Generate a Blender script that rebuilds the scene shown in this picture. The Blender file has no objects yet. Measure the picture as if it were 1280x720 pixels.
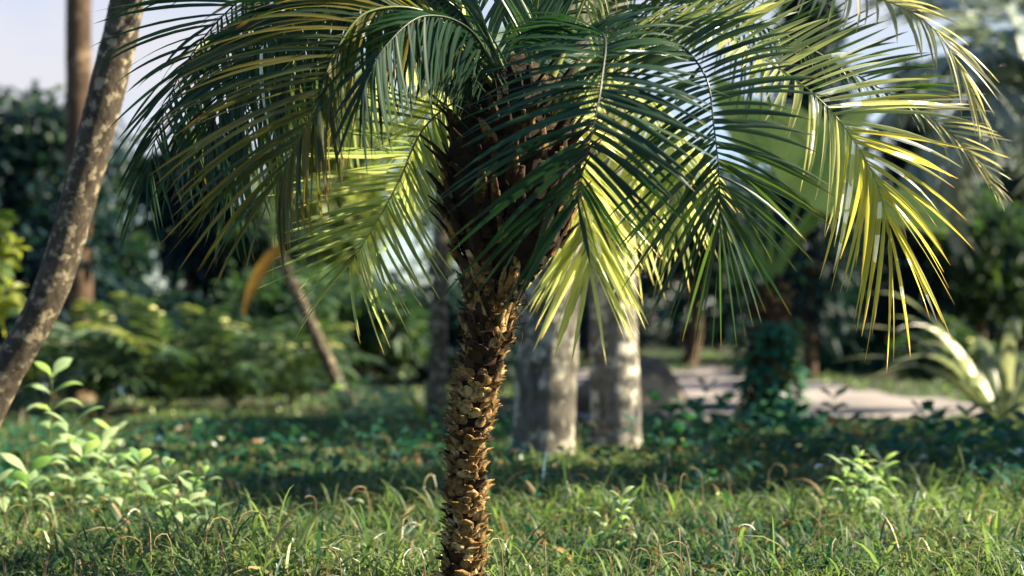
import bpy, math, random
import numpy as np
from mathutils import Vector
rng = np.random.default_rng(7)
random.seed(7)
R = math.radians
C = bpy.context.scene.collection
H = 1.0; FPX = 1778.0; PITCH = math.atan(40/FPX)
cp, sp = math.cos(PITCH), math.sin(PITCH)
CAMR = np.array([1., 0, 0]); CAMU = np.array([0, -sp, cp]); CAMF = np.array([0, cp, sp])
CAM = np.array([0, 0, H])

def P(px, py, d):
    return CAM + CAMR*((px-640)/FPX*d) + CAMU*((360-py)/FPX*d) + CAMF*d

def gz(x, y):
    x = np.asarray(x, float); y = np.asarray(y, float)
    return 0.035*np.sin(x*0.9+1.3)*np.cos(y*0.7) + 0.02*np.sin(x*2.3+y*1.9) - 0.0

def G(px, py):
    """ground point seen at a pixel of the 1280x720 photo"""
    r = CAMR*((px-640)/FPX) + CAMU*((360-py)/FPX) + CAMF
    p = CAM + r*(-H/r[2])
    return np.array([p[0], p[1], float(gz(p[0], p[1]))])

def unit(v):
    v = np.asarray(v, float)
    return v/np.maximum(np.linalg.norm(v, axis=-1, keepdims=True), 1e-9)

# ---------------------------------------------------------------- mesh collector
class MB:
    def __init__(s): s.V=[]; s.F=[]; s.M=[]; s.A=[]; s.T=[]; s.n=0
    def add(s, V, F, var, tt, mat=0):
        V = np.asarray(V, float).reshape(-1, 3); F = np.asarray(F, int)
        s.V.append(V); s.F.append(F+s.n); s.M.append(np.full(len(F), mat))
        s.A.append(np.broadcast_to(var, len(V)).astype(float)); s.T.append(np.broadcast_to(tt, len(V)).astype(float))
        s.n += len(V)
    def build(s, name, mats, parent=None, smooth=True):
        if not isinstance(mats, (list, tuple)): mats = [mats]
        V = np.concatenate(s.V); F = np.concatenate(s.F)
        me = bpy.data.meshes.new(name)
        me.vertices.add(len(V)); me.vertices.foreach_set('co', V.astype(np.float32).ravel())
        me.loops.add(len(F)*4); me.loops.foreach_set('vertex_index', F.astype(np.int32).ravel())
        me.polygons.add(len(F)); me.polygons.foreach_set('loop_start', np.arange(0, len(F)*4, 4, dtype=np.int32))
        me.polygons.foreach_set('material_index', np.concatenate(s.M).astype(np.int32))
        me.polygons.foreach_set('use_smooth', np.full(len(F), smooth))
        for m in mats: me.materials.append(m)
        for nm, a in (('var', s.A), ('tt', s.T)):
            at = me.attributes.new(nm, 'FLOAT', 'POINT'); at.data.foreach_set('value', np.concatenate(a).astype(np.float32))
        me.update(calc_edges=True)
        o = bpy.data.objects.new(name, me); C.objects.link(o)
        if parent is not None: o.parent = parent
        return o

def ribbons(mb, O, K, T, W, wid, var, S=6, fold=0.25, prof='leaflet', mat=0, flat=False):
    """N quadratic curves O-K-T; W width direction hint; wid width (N)"""
    N = len(O); t = np.linspace(0, 1, S)[None, :, None]
    O = O[:, None, :]; K = K[:, None, :]; T = T[:, None, :]
    c = (1-t)**2*O + 2*t*(1-t)*K + t*t*T
    d = unit(2*(1-t)*(K-O) + 2*t*(T-K))
    w = W[:, None, :] - d*np.sum(W[:, None, :]*d, -1, keepdims=True); w = unit(w)
    n = np.cross(d, w)
    tt = np.linspace(0, 1, S)
    if prof == 'leaflet': pr = np.interp(tt, [0, .12, .45, .8, 1], [.45, .85, 1, .62, .04])
    elif prof == 'grass': pr = np.interp(tt, [0, .3, .7, 1], [.8, 1, .7, .04])
    else: pr = np.interp(tt, [0, .1, .2, .45, .75, 1], [.06, .1, .7, 1, .62, .03])
    ww = (np.asarray(wid)[:, None]*pr[None, :])[..., None]*0.5
    L = c + w*ww + n*ww*fold; Rr = c - w*ww + n*ww*fold
    if flat:
        V = np.stack([L, Rr], 2); k = 2
    else:
        V = np.stack([L, c, Rr], 2); k = 3
    V = V.reshape(-1, 3)
    i = np.arange(N)[:, None, None]*(S*k) + np.arange(S-1)[None, :, None]*k + np.arange(k-1)[None, None, :]
    F = np.stack([i, i+1, i+1+k, i+k], -1).reshape(-1, 4)
    mb.add(V, F, np.repeat(var, S*k), np.tile(np.repeat(tt, k), N), mat)

def tube(mb, pts, rad, sides=8, var=0.5, mat=0, flat=1.0, side=None, cap=True):
    pts = np.asarray(pts, float); n = len(pts); rad = np.broadcast_to(rad, n).astype(float)
    d = unit(np.gradient(pts, axis=0))
    ref = np.array([0, 0, 1.]) if side is None else np.asarray(side, float)
    if side is None and abs(d[0][2]) > .9: ref = np.array([0, 1., 0])
    a = unit(np.cross(d, ref)); b = np.cross(a, d)
    if side is not None: a, b = unit(ref - d*np.sum(ref*d, -1, keepdims=True)), None
    if b is None: b = np.cross(d, a)
    an = np.linspace(0, 2*np.pi, sides, endpoint=False)
    V = pts[:, None, :] + rad[:, None, None]*(a[:, None, :]*np.cos(an)[None, :, None] + flat*b[:, None, :]*np.sin(an)[None, :, None])
    if cap:
        V = np.concatenate([V, V[-1:]*.02 + pts[-1]*.98]); n += 1
    V = V.reshape(-1, 3)
    i = np.arange(n-1)[:, None]*sides; j = np.arange(sides)[None, :]; j2 = (j+1) % sides
    F = np.stack([i+j, i+j2, i+sides+j2, i+sides+j], -1).reshape(-1, 4)
    mb.add(V, F, var, np.repeat(np.linspace(0, 1, n), sides), mat)

def spline(pts, n=40):
    pts = np.asarray(pts, float); m = len(pts)
    p = np.vstack([2*pts[0]-pts[1], pts, 2*pts[-1]-pts[-2]])
    u = np.linspace(0, m-1-1e-6, n); i = u.astype(int); t = (u-i)[:, None]
    p0, p1, p2, p3 = p[i], p[i+1], p[i+2], p[i+3]
    return .5*((2*p1)+(-p0+p2)*t+(2*p0-5*p1+4*p2-p3)*t*t+(-p0+3*p1-3*p2+p3)*t**3), u

# ---------------------------------------------------------------- materials
def newmat(name):
    m = bpy.data.materials.new(name); m.use_nodes = True; nt = m.node_tree; nt.nodes.clear()
    return m, nt, nt.nodes.new, nt.links.new

def leafmat(name, cols, trans=.4, rough=.42, tip=None, tipat=.8, tcol=(1.3, 1.25, .5), spec=.4, scale=9.):
    m, nt, N, L = newmat(name)
    out = N('ShaderNodeOutputMaterial'); at = N('ShaderNodeAttribute'); at.attribute_name = 'var'
    geo = N('ShaderNodeTexCoord'); no = N('ShaderNodeTexNoise'); no.inputs['Scale'].default_value = scale; no.inputs['Detail'].default_value = 3
    L(geo.outputs['Object'], no.inputs['Vector'])
    ma = N('ShaderNodeMath'); ma.operation = 'MULTIPLY_ADD'; ma.inputs[1].default_value = .5; L(no.outputs['Fac'], ma.inputs[0])
    sb = N('ShaderNodeMath'); sb.operation = 'SUBTRACT'; sb.inputs[1].default_value = .25; L(at.outputs['Fac'], sb.inputs[0]); L(sb.outputs[0], ma.inputs[2])
    r = N('ShaderNodeValToRGB'); e = r.color_ramp.elements
    for k, c in enumerate(cols):
        pos = k/(len(cols)-1)
        if k == 0: el = e[0]
        elif k == len(cols)-1: el = e[1]
        else: el = e.new(pos)
        el.position = pos; el.color = (*c, 1)
    e = r.color_ramp.elements; 
    L(ma.outputs[0], r.inputs[0]); col = r.outputs[0]
    if tip:
        a2 = N('ShaderNodeAttribute'); a2.attribute_name = 'tt'
        mr = N('ShaderNodeMapRange'); mr.inputs[1].default_value = tipat; mr.inputs[2].default_value = 1.0; L(a2.outputs['Fac'], mr.inputs[0])
        mx = N('ShaderNodeMix'); mx.data_type = 'RGBA'; L(mr.outputs[0], mx.inputs[0]); L(col, mx.inputs[6]); mx.inputs[7].default_value = (*tip, 1)
        col = mx.outputs[2]
    p = N('ShaderNodeBsdfPrincipled'); L(col, p.inputs['Base Color']); p.inputs['Roughness'].default_value = rough
    p.inputs['Specular IOR Level'].default_value = spec
    tr = N('ShaderNodeBsdfTranslucent'); mc = N('ShaderNodeMix'); mc.data_type = 'RGBA'; mc.blend_type = 'MULTIPLY'; mc.inputs[0].default_value = 1
    mc.clamp_result = False
    L(col, mc.inputs[6]); mc.inputs[7].default_value = (*[x*1.6 for x in tcol], 1); L(mc.outputs[2], tr.inputs['Color'])
    ms = N('ShaderNodeMixShader'); ms.inputs[0].default_value = trans
    L(p.outputs[0], ms.inputs[1]); L(tr.outputs[0], ms.inputs[2]); L(ms.outputs[0], out.inputs[0])
    return m

def barkmat(name, c1, c2, c3, scale=(6, 6, 14), bump=.6, detail=9, patch=3.5, ring=0):
    m, nt, N, L = newmat(name)
    out = N('ShaderNodeOutputMaterial'); tc = N('ShaderNodeTexCoord'); mp = N('ShaderNodeMapping'); mp.inputs['Scale'].default_value = scale
    L(tc.outputs['Object'], mp.inputs[0])
    n1 = N('ShaderNodeTexNoise'); n1.inputs['Scale'].default_value = 1; n1.inputs['Detail'].default_value = detail; n1.inputs['Roughness'].default_value = .7; L(mp.outputs[0], n1.inputs['Vector'])
    n2 = N('ShaderNodeTexNoise'); n2.inputs['Scale'].default_value = patch; n2.inputs['Detail'].default_value = 6; n2.inputs['Roughness'].default_value = .65; L(tc.outputs['Object'], n2.inputs['Vector'])
    r1 = N('ShaderNodeValToRGB'); r1.color_ramp.elements[0].position = .35; r1.color_ramp.elements[1].position = .66
    r1.color_ramp.elements[0].color = (*c1, 1); r1.color_ramp.elements[1].color = (*c2, 1); L(n1.outputs['Fac'], r1.inputs[0])
    r2 = N('ShaderNodeValToRGB'); r2.color_ramp.elements[0].position = .52; r2.color_ramp.elements[1].position = .6; L(n2.outputs['Fac'], r2.inputs[0])
    mx = N('ShaderNodeMix'); mx.data_type = 'RGBA'; L(r2.outputs[0], mx.inputs[0]); L(r1.outputs[0], mx.inputs[6]); mx.inputs[7].default_value = (*c3, 1)
    p = N('ShaderNodeBsdfPrincipled'); p.inputs['Roughness'].default_value = .85; p.inputs['Specular IOR Level'].default_value = .2; L(mx.outputs[2], p.inputs['Base Color'])
    bp = N('ShaderNodeBump'); bp.inputs['Strength'].default_value = bump; bp.inputs['Distance'].default_value = .02
    hh = n1.outputs['Fac']
    if ring:
        wv = N('ShaderNodeTexWave'); wv.bands_direction = 'Z'; wv.inputs['Scale'].default_value = ring; wv.inputs['Distortion'].default_value = 2.5; wv.inputs['Detail'].default_value = 2
        L(tc.outputs['Object'], wv.inputs['Vector']); ad = N('ShaderNodeMath'); L(wv.outputs['Fac'], ad.inputs[0]); L(hh, ad.inputs[1]); hh = ad.outputs[0]
    L(hh, bp.inputs['Height']); L(bp.outputs[0], p.inputs['Normal']); L(p.outputs[0], out.inputs[0])
    return m

def rgb(*c): return c
M = {}
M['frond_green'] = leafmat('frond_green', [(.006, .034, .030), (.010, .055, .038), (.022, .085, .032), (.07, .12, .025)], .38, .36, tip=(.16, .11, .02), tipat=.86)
M['frond_dark'] = leafmat('frond_dark', [(.004, .022, .024), (.007, .035, .033), (.014, .055, .036), (.035, .08, .03)], .22, .45, tip=(.08, .09, .02), tipat=.9, tcol=(1.0, 1.2, .5), spec=.22)  # darker copy of the frond green, shade put into the leaf colour
M['midrib_dark'] = leafmat('midrib_dark', [(.012, .022, .018), (.03, .045, .025)], .0, .4)  # midrib copy darkened so the shade is in its colour
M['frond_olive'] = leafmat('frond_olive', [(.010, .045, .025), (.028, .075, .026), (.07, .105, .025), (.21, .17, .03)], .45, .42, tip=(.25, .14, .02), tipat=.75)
M['frond_lime'] = leafmat('frond_lime', [(.11, .19, .06), (.22, .30, .10), (.36, .42, .17), (.50, .52, .24)], .55, .5, tip=(.5, .40, .16), tipat=.82, tcol=(1.15, 1.12, .85), spec=.22)  # lime copy for bright fronds, sunlit glow put into the colour
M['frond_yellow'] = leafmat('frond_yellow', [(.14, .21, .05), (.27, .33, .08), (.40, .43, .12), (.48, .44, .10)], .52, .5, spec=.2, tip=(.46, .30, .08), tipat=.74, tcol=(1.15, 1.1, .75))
M['frond_pale'] = leafmat('frond_pale', [(.22, .25, .10), (.36, .36, .18), (.50, .46, .28), (.58, .52, .36)], .4, .38, tip=(.5, .42, .25), tipat=.7, tcol=(1, 1, .7))  # cream of yellowed tips, with sun glints painted into it
M['frond_blue'] = leafmat('frond_blue', [(.02, .06, .045), (.035, .09, .07), (.05, .12, .09), (.08, .15, .08)], .25, .42, spec=.35)  # bluish tint paints the sky reflection into the leaf colour
M['midrib'] = leafmat('midrib', [(.05, .09, .03), (.12, .14, .03)], .0, .35)
M['midrib_lime'] = leafmat('midrib_lime', [(.18, .22, .05), (.3, .3, .08)], .0, .35)
M['grass'] = leafmat('grass', [(.005, .042, .040), (.009, .070, .054), (.022, .105, .058), (.08, .16, .055), (.20, .25, .09)], .42, .5, tip=(.16, .17, .06), tipat=.7, scale=1.2, tcol=(1.0, 1.2, .6), spec=.22)
M['dry_grass'] = leafmat('dry_grass', [(.20, .13, .06), (.30, .22, .11), (.42, .33, .18)], .3, .6, tcol=(1, .9, .7))
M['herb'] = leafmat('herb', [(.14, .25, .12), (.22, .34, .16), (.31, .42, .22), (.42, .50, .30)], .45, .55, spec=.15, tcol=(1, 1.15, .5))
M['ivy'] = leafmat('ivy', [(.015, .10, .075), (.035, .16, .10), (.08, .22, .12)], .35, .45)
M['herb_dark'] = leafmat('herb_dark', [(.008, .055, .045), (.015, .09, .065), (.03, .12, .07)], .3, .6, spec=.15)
M['bush_dark'] = leafmat('bush_dark', [(.003, .014, .026), (.005, .022, .036), (.008, .034, .044), (.016, .05, .045)], .25, .5, scale=1., spec=.2)  # navy in the base colour stands in for blue distance haze
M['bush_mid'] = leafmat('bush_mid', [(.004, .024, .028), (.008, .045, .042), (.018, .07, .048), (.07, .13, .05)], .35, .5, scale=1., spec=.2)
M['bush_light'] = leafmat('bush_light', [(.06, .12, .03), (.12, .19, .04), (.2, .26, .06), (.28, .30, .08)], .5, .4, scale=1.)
M['fern'] = leafmat('fern', [(.004, .020, .026), (.006, .034, .038), (.010, .05, .044), (.07, .13, .05)], .24, .45, scale=2., spec=.25)
M['grey_frond'] = leafmat('grey_frond', [(.02, .07, .07), (.06, .13, .12), (.22, .28, .24), (.5, .54, .44)], .3, .35, spec=.6, tcol=(.7, .75, .6))
M['banana'] = leafmat('banana', [(.16, .26, .05), (.22, .32, .07), (.28, .36, .10)], .5, .35, scale=3)
def paddle():
    m = leafmat('paddle_leaf', [(.24, .36, .10), (.34, .46, .14), (.44, .54, .22)], .68, .4, scale=3, tcol=(1.1, 1.15, .75)); nt = m.node_tree; N = nt.nodes.new; L = nt.links.new
    a = N('ShaderNodeAttribute'); a.attribute_name = 'tt'; mu = N('ShaderNodeMath'); mu.operation = 'MULTIPLY'; mu.inputs[1].default_value = 190; L(a.outputs['Fac'], mu.inputs[0])
    si = N('ShaderNodeMath'); si.operation = 'SINE'; L(mu.outputs[0], si.inputs[0]); bp = N('ShaderNodeBump'); bp.inputs['Distance'].default_value = .01; L(si.outputs[0], bp.inputs['Height'])
    for n in nt.nodes:
        if n.type in ('BSDF_PRINCIPLED', 'BSDF_TRANSLUCENT'): L(bp.outputs[0], n.inputs['Normal'])
    return m
M['paddle'] = paddle()
M['strap'] = leafmat('strap', [(.14, .18, .10), (.24, .28, .16), (.34, .36, .22)], .35, .35, tcol=(1, 1, .8))
M['litter'] = leafmat('litter', [(.06, .035, .018), (.16, .09, .04), (.28, .18, .08)], .2, .7, tcol=(1, .8, .5), spec=.15)
M['dead_leaf'] = leafmat('dead_leaf', [(.16, .07, .02), (.42, .20, .03), (.55, .33, .06)], .45, .6, tcol=(1.1, .8, .4))
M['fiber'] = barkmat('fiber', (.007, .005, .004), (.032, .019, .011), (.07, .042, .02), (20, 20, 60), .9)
M['stub'] = barkmat('stub', (.05, .026, .010), (.34, .205, .075), (.50, .36, .16), (40, 40, 25), .7, patch=14)
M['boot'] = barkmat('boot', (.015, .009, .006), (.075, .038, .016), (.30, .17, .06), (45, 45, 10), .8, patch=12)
M['grey_bark'] = barkmat('grey_bark', (.04, .035, .03), (.15, .135, .115), (.40, .37, .30), (14, 14, 5), .8, patch=8, ring=1.6)
M['pale_bark'] = barkmat('pale_bark', (.06, .055, .048), (.24, .22, .19), (.50, .46, .38), (16, 16, 6), .8, patch=9, ring=2)
M['lean_bark'] = barkmat('lean_bark', (.028, .021, .017), (.10, .08, .058), (.30, .25, .17), (26, 26, 12), .8, patch=19, ring=0)
M['dark_bark'] = barkmat('dark_bark', (.025, .017, .013), (.11, .07, .045), (.20, .14, .09), (10, 10, 4), .8, patch=3)
M['rock'] = barkmat('rock', (.07, .055, .04), (.20, .15, .10), (.30, .23, .15), (3, 3, 3), .8, patch=1.5)

def groundmat():
    m, nt, N, L = newmat('soil_and_moss')
    out = N('ShaderNodeOutputMaterial'); tc = N('ShaderNodeTexCoord')
    n1 = N('ShaderNodeTexNoise'); n1.inputs['Scale'].default_value = 1.3; n1.inputs['Detail'].default_value = 8; L(tc.outputs['Object'], n1.inputs['Vector'])
    n2 = N('ShaderNodeTexNoise'); n2.inputs['Scale'].default_value = 30; n2.inputs['Detail'].default_value = 6; L(tc.outputs['Object'], n2.inputs['Vector'])
    r = N('ShaderNodeValToRGB'); r.color_ramp.elements[0].position = .38; r.color_ramp.elements[0].color = (.018, .04, .02, 1)
    r.color_ramp.elements[1].position = .68; r.color_ramp.elements[1].color = (.09, .065, .04, 1); L(n1.outputs['Fac'], r.inputs[0])
    mx = N('ShaderNodeMix'); mx.data_type = 'RGBA'; mx.blend_type = 'MULTIPLY'; mx.inputs[0].default_value = .6; L(r.outputs[0], mx.inputs[6]); L(n2.outputs['Color'], mx.inputs[7])
    p = N('ShaderNodeBsdfPrincipled'); p.inputs['Roughness'].default_value = .95; L(mx.outputs[2], p.inputs['Base Color'])
    bp = N('ShaderNodeBump'); bp.inputs['Distance'].default_value = .03; L(n2.outputs['Fac'], bp.inputs['Height']); L(bp.outputs[0], p.inputs['Normal'])
    L(p.outputs[0], out.inputs[0]); return m
def pathmat():
    m, nt, N, L = newmat('trodden_sand')
    out = N('ShaderNodeOutputMaterial'); tc = N('ShaderNodeTexCoord')
    n1 = N('ShaderNodeTexNoise'); n1.inputs['Scale'].default_value = .9; n1.inputs['Detail'].default_value = 9; L(tc.outputs['Object'], n1.inputs['Vector'])
    r = N('ShaderNodeValToRGB'); r.color_ramp.elements[0].position = .35; r.color_ramp.elements[0].color = (.11, .10, .105, 1)
    r.color_ramp.elements[1].position = .65; r.color_ramp.elements[1].color = (.27, .235, .235, 1); L(n1.outputs['Fac'], r.inputs[0])
    p = N('ShaderNodeBsdfPrincipled'); p.inputs['Roughness'].default_value = .95; L(r.outputs[0], p.inputs['Base Color'])
    bp = N('ShaderNodeBump'); bp.inputs['Distance'].default_value = .05; L(n1.outputs['Fac'], bp.inputs['Height']); L(bp.outputs[0], p.inputs['Normal'])
    L(p.outputs[0], out.inputs[0]); return m

# ---------------------------------------------------------------- tagging
def tag(o, label=None, cat=None, group=None, kind=None):
    if label: o['label'] = label
    if cat: o['category'] = cat
    if group: o['group'] = group
    if kind: o['kind'] = kind
    return o
def empty(name, loc, label, cat, group=None, rz=0, s=1):
    o = bpy.data.objects.new(name, None); C.objects.link(o); o.location = Vector([float(v) for v in loc]); o.rotation_euler.z = rz; o.scale = (s, s, s)
    o.empty_display_size = .2
    return tag(o, label, cat, group)
def tree_copy(o, parent=None):
    c = o.copy(); C.objects.link(c); c.parent = parent
    for ch in list(o.children): tree_copy(ch, c)
    return c

# ---------------------------------------------------------------- setting
PX_ = [685, 720, 810, 920, 1010, 1130, 1240, 1400, 1700]
FARY = [478, 463, 462, 459, 477, 496, 506, 510, 511]
NEARY = [498, 519, 517, 528, 529, 527, 524, 522, 520]
def on_path(x, y):
    d = y; px = 640 + x/d*FPX; py = 400 + H/d*FPX
    return (px > 690) & (py > np.interp(px, PX_, FARY)+2*np.sin(px*.09)) & (py < np.interp(px, PX_, NEARY)+1.5*np.sin(px*.13)+1*np.sin(px*.37))

def build_ground():
    xs = np.unique(np.concatenate([np.linspace(-400, -25, 16), np.linspace(-25, 25, 160), np.linspace(25, 400, 16)]))
    ys = np.unique(np.concatenate([np.linspace(-60, -2, 10), np.linspace(-2, 45, 170), np.linspace(45, 900, 24)]))
    X, Y = np.meshgrid(xs, ys, indexing='ij'); Z = gz(X, Y)
    mb = MB(); n, m = X.shape
    i = np.arange(n-1)[:, None]*m + np.arange(m-1)[None, :]
    F = np.stack([i, i+m, i+m+1, i+1], -1).reshape(-1, 4)
    mb.add(np.stack([X, Y, Z], -1), F, .5, .5); o = mb.build('ground', groundmat()); tag(o, kind='structure')
    # path sheet
    ps = np.linspace(690, 1700, 120); k = 26
    mb = MB(); V = []
    for px in ps:
        fy = np.interp(px, PX_, FARY)+2*np.sin(px*.09); ny = np.interp(px, PX_, NEARY)+1.5*np.sin(px*.13)+1*np.sin(px*.37)
        df = H*FPX/(fy-400); dn = H*FPX/(ny-400)
        for j in range(k):
            d = dn+(df-dn)*j/(k-1); x = (px-640)/FPX*d
            V.append((x, d, float(gz(x, d))+.012))
    i = np.arange(len(ps)-1)[:, None]*k + np.arange(k-1)[None, :]
    F = np.stack([i, i+k, i+k+1, i+1], -1).reshape(-1, 4)
    mb.add(V, F, .5, .5); tag(mb.build('path', pathmat()), kind='structure')

def build_grass():
    mb = MB()
    def batch(n, d0, d1, l0, l1, w, S, pw=1.0, dry=0., margin=1.12):
        d = d0 + (d1-d0)*rng.random(n)**pw
        x = (rng.random(n)*2-1)*d*.36*margin
        keep = ~on_path(x, d); d = d[keep]; x = x[keep]; n = len(d)
        cl = np.sin(x*1.7+d*1.1)*np.sin(d*1.9-x*.8)          # patches
        cl2 = np.sin(x*5.1+2*np.sin(d*3))*np.sin(d*4.3+x)
        ld = np.interp(d, [6.5, 9, 11.5, 14, 42], [1, .75, .55, .36, .5])
        Lh = ld*(l0+(l1-l0)*rng.random(n)**1.6)*(1+.28*cl+.2*cl2)
        O = np.stack([x, d, gz(x, d)-.01], -1)
        a = rng.random(n)*2*np.pi; lean = rng.random(n)**.55
        dr = np.stack([np.cos(a), np.sin(a), np.zeros(n)], -1)
        K = O + dr*(Lh*.12*(1+lean))[:, None] + np.array([0, 0, 1.])*(Lh*.78)[:, None]
        T = O + dr*(Lh*(.25+.75*lean))[:, None] + np.array([0, 0, 1.])*(Lh*(.98-.75*lean**1.5))[:, None]
        a2 = a + np.pi/2 + rng.normal(0, .6, n)
        W = np.stack([np.cos(a2), np.sin(a2), rng.normal(0, .2, n)], -1)
        var = np.clip(.37+.2*cl+rng.normal(0, .24, n), 0, 1)
        dm = rng.random(n) < dry
        for mm, mt in ((~dm, 0), (dm, 1)):
            if mm.any(): ribbons(mb, O[mm], K[mm], T[mm], W[mm], (w*(.6+.8*rng.random(n)))[mm], var[mm], S, .2, 'grass', mt, flat=True)
    batch(95000, 3.6, 8.7, .05, .21, .0088, 5, .9, .03)
    batch(75000, 8, 15, .07, .22, .013, 4, .9, .015)
    batch(34000, 14.5, 42, .15, .32, .03, 4, .8, .01)
    batch(2600, 5.0, 9, .22, .34, .013, 7, 1.0, .05)
    # dry curled blades
    n = 170; d = 4.6+8*rng.random(n)**1.5; x = (rng.random(n)*2-1)*d*.38
    m = ~on_path(x, d); d = d[m]; x = x[m]; n = len(d)
    for i in range(n):
        L_ = .12+.2*rng.random(); a = rng.random()*6.28; th = np.linspace(0, 1, 12)
        r = .02+.035*rng.random(); turn = 1.2+3.6*rng.random()
        up = np.minimum(th/.5, 1)*L_; ang = np.clip((th-.4)/.6, 0, 1)*turn
        hx = th*.05 + r*(1-np.cos(ang)); hz = up*.8 + r*np.sin(ang)
        pts = np.stack([x[i]+np.cos(a)*hx, d[i]+np.sin(a)*hx, gz(x[i], d[i])+hz], -1)
        tube(mb, pts, np.linspace(.0022, .0012, 12)*(1+.15*d[i]*.3), 5, rng.random(), 1, flat=.5)
    tag(mb.build('grass', [M['grass'], M['dry_grass']]), 'knee high green grass with dry curled blades covering the clearing', 'grass', kind='stuff')

# ---------------------------------------------------------------- fronds
def frond_mesh(ctrl, left, right, n=46, start=.12, wid=.014, mats=None, rib='midrib', bulge=.12, rr=.007, parent=None,
               jit=.07, var0=.4, vsp=.16, fwd=.25, name='frond', twist=.0, tail=1., palefrom=None):
    """ctrl: world points; left/right: keys (u, offset vector) giving leaflet tip offsets"""
    pts, u = spline(ctrl, 60); ln = np.concatenate([[0], np.cumsum(np.linalg.norm(np.diff(pts, axis=0), axis=1))]); ln /= ln[-1]
    tan = unit(np.gradient(pts, axis=0)); mb = MB()
    for sd, keys in ((-1, left), (1, right)):
        if not keys: continue
        s = np.linspace(start, 1, n) + rng.normal(0, .25/n, n); s = np.clip(s, 0, 1)
        O = np.stack([np.interp(s, ln, pts[:, k]) for k in range(3)], -1); T0 = unit(np.stack([np.interp(s, ln, tan[:, k]) for k in range(3)], -1))
        uu = np.interp(s, ln, u); ku = [k[0] for k in keys]; kv = np.array([k[1] for k in keys])
        off = np.stack([np.interp(uu, ku, kv[:, k]) for k in range(3)], -1)
        Ln = np.linalg.norm(off, axis=1, keepdims=True)
        off = off*(1+rng.normal(0, jit*1.3, (n, 1))) + rng.normal(0, jit, (n, 3))*Ln
        bent = rng.random(n) < .05; off[bent] = off[bent]*rng.uniform(.35, .8, (int(bent.sum()), 1)) + np.array([0, 0, -.3])*Ln[bent]
        tip = O+off
        K = O + off*.5 + np.array([0, 0, 1.])*Ln*(bulge+rng.normal(0, .03, (n, 1))) + T0*Ln*fwd*.5
        W = T0 + rng.normal(0, .22+twist, (n, 3))
        var = np.clip(var0+rng.normal(0, vsp, n), 0, 1)
        mi = 0
        m2 = np.zeros(n, bool) if palefrom is None else (s > palefrom+rng.normal(0, .05, n))
        for mm, mt in ((~m2, 0), (m2, 1)):
            if mm.any(): ribbons(mb, O[mm], K[mm], tip[mm], W[mm], (wid*(.8+.4*rng.random(n))*np.interp(s, [0, .15, .8, 1], [.7, 1, 1, .75]))[mm], var[mm], 8, .35, 'leaflet', mt)
    fr = mb.build(name, mats, parent)
    r = MB(); tube(r, pts, np.interp(ln, [0, .1, 1], [rr*2.4, rr, rr*.22]), 7, .5, 0, flat=.8)
    r.build('midrib', M[rib], fr)
    return fr

def dv(dx, dy, dd, d): return CAMR*(dx/FPX*d) - CAMU*(dy/FPX*d) + CAMF*dd
def pfrond(par, ctrl, left, right, **k):
    cw = [P(*c) for c in ctrl]; k['wid'] = k.get('wid', .014)*1.06; k['n'] = int(k.get('n', 46)*1.22); k['bulge'] = k.get('bulge', .12)+(.035 if k.get('bulge', .12) > 0 else 0)
    def conv(keys):
        o = []
        for (u, dx, dy, dd) in keys:
            d = ctrl[min(len(ctrl)-1, int(round(u)))][2]; o.append((u, dv(dx, dy, dd, d)))
        return o
    return frond_mesh(cw, conv(left), conv(right), parent=par, **k)

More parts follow.
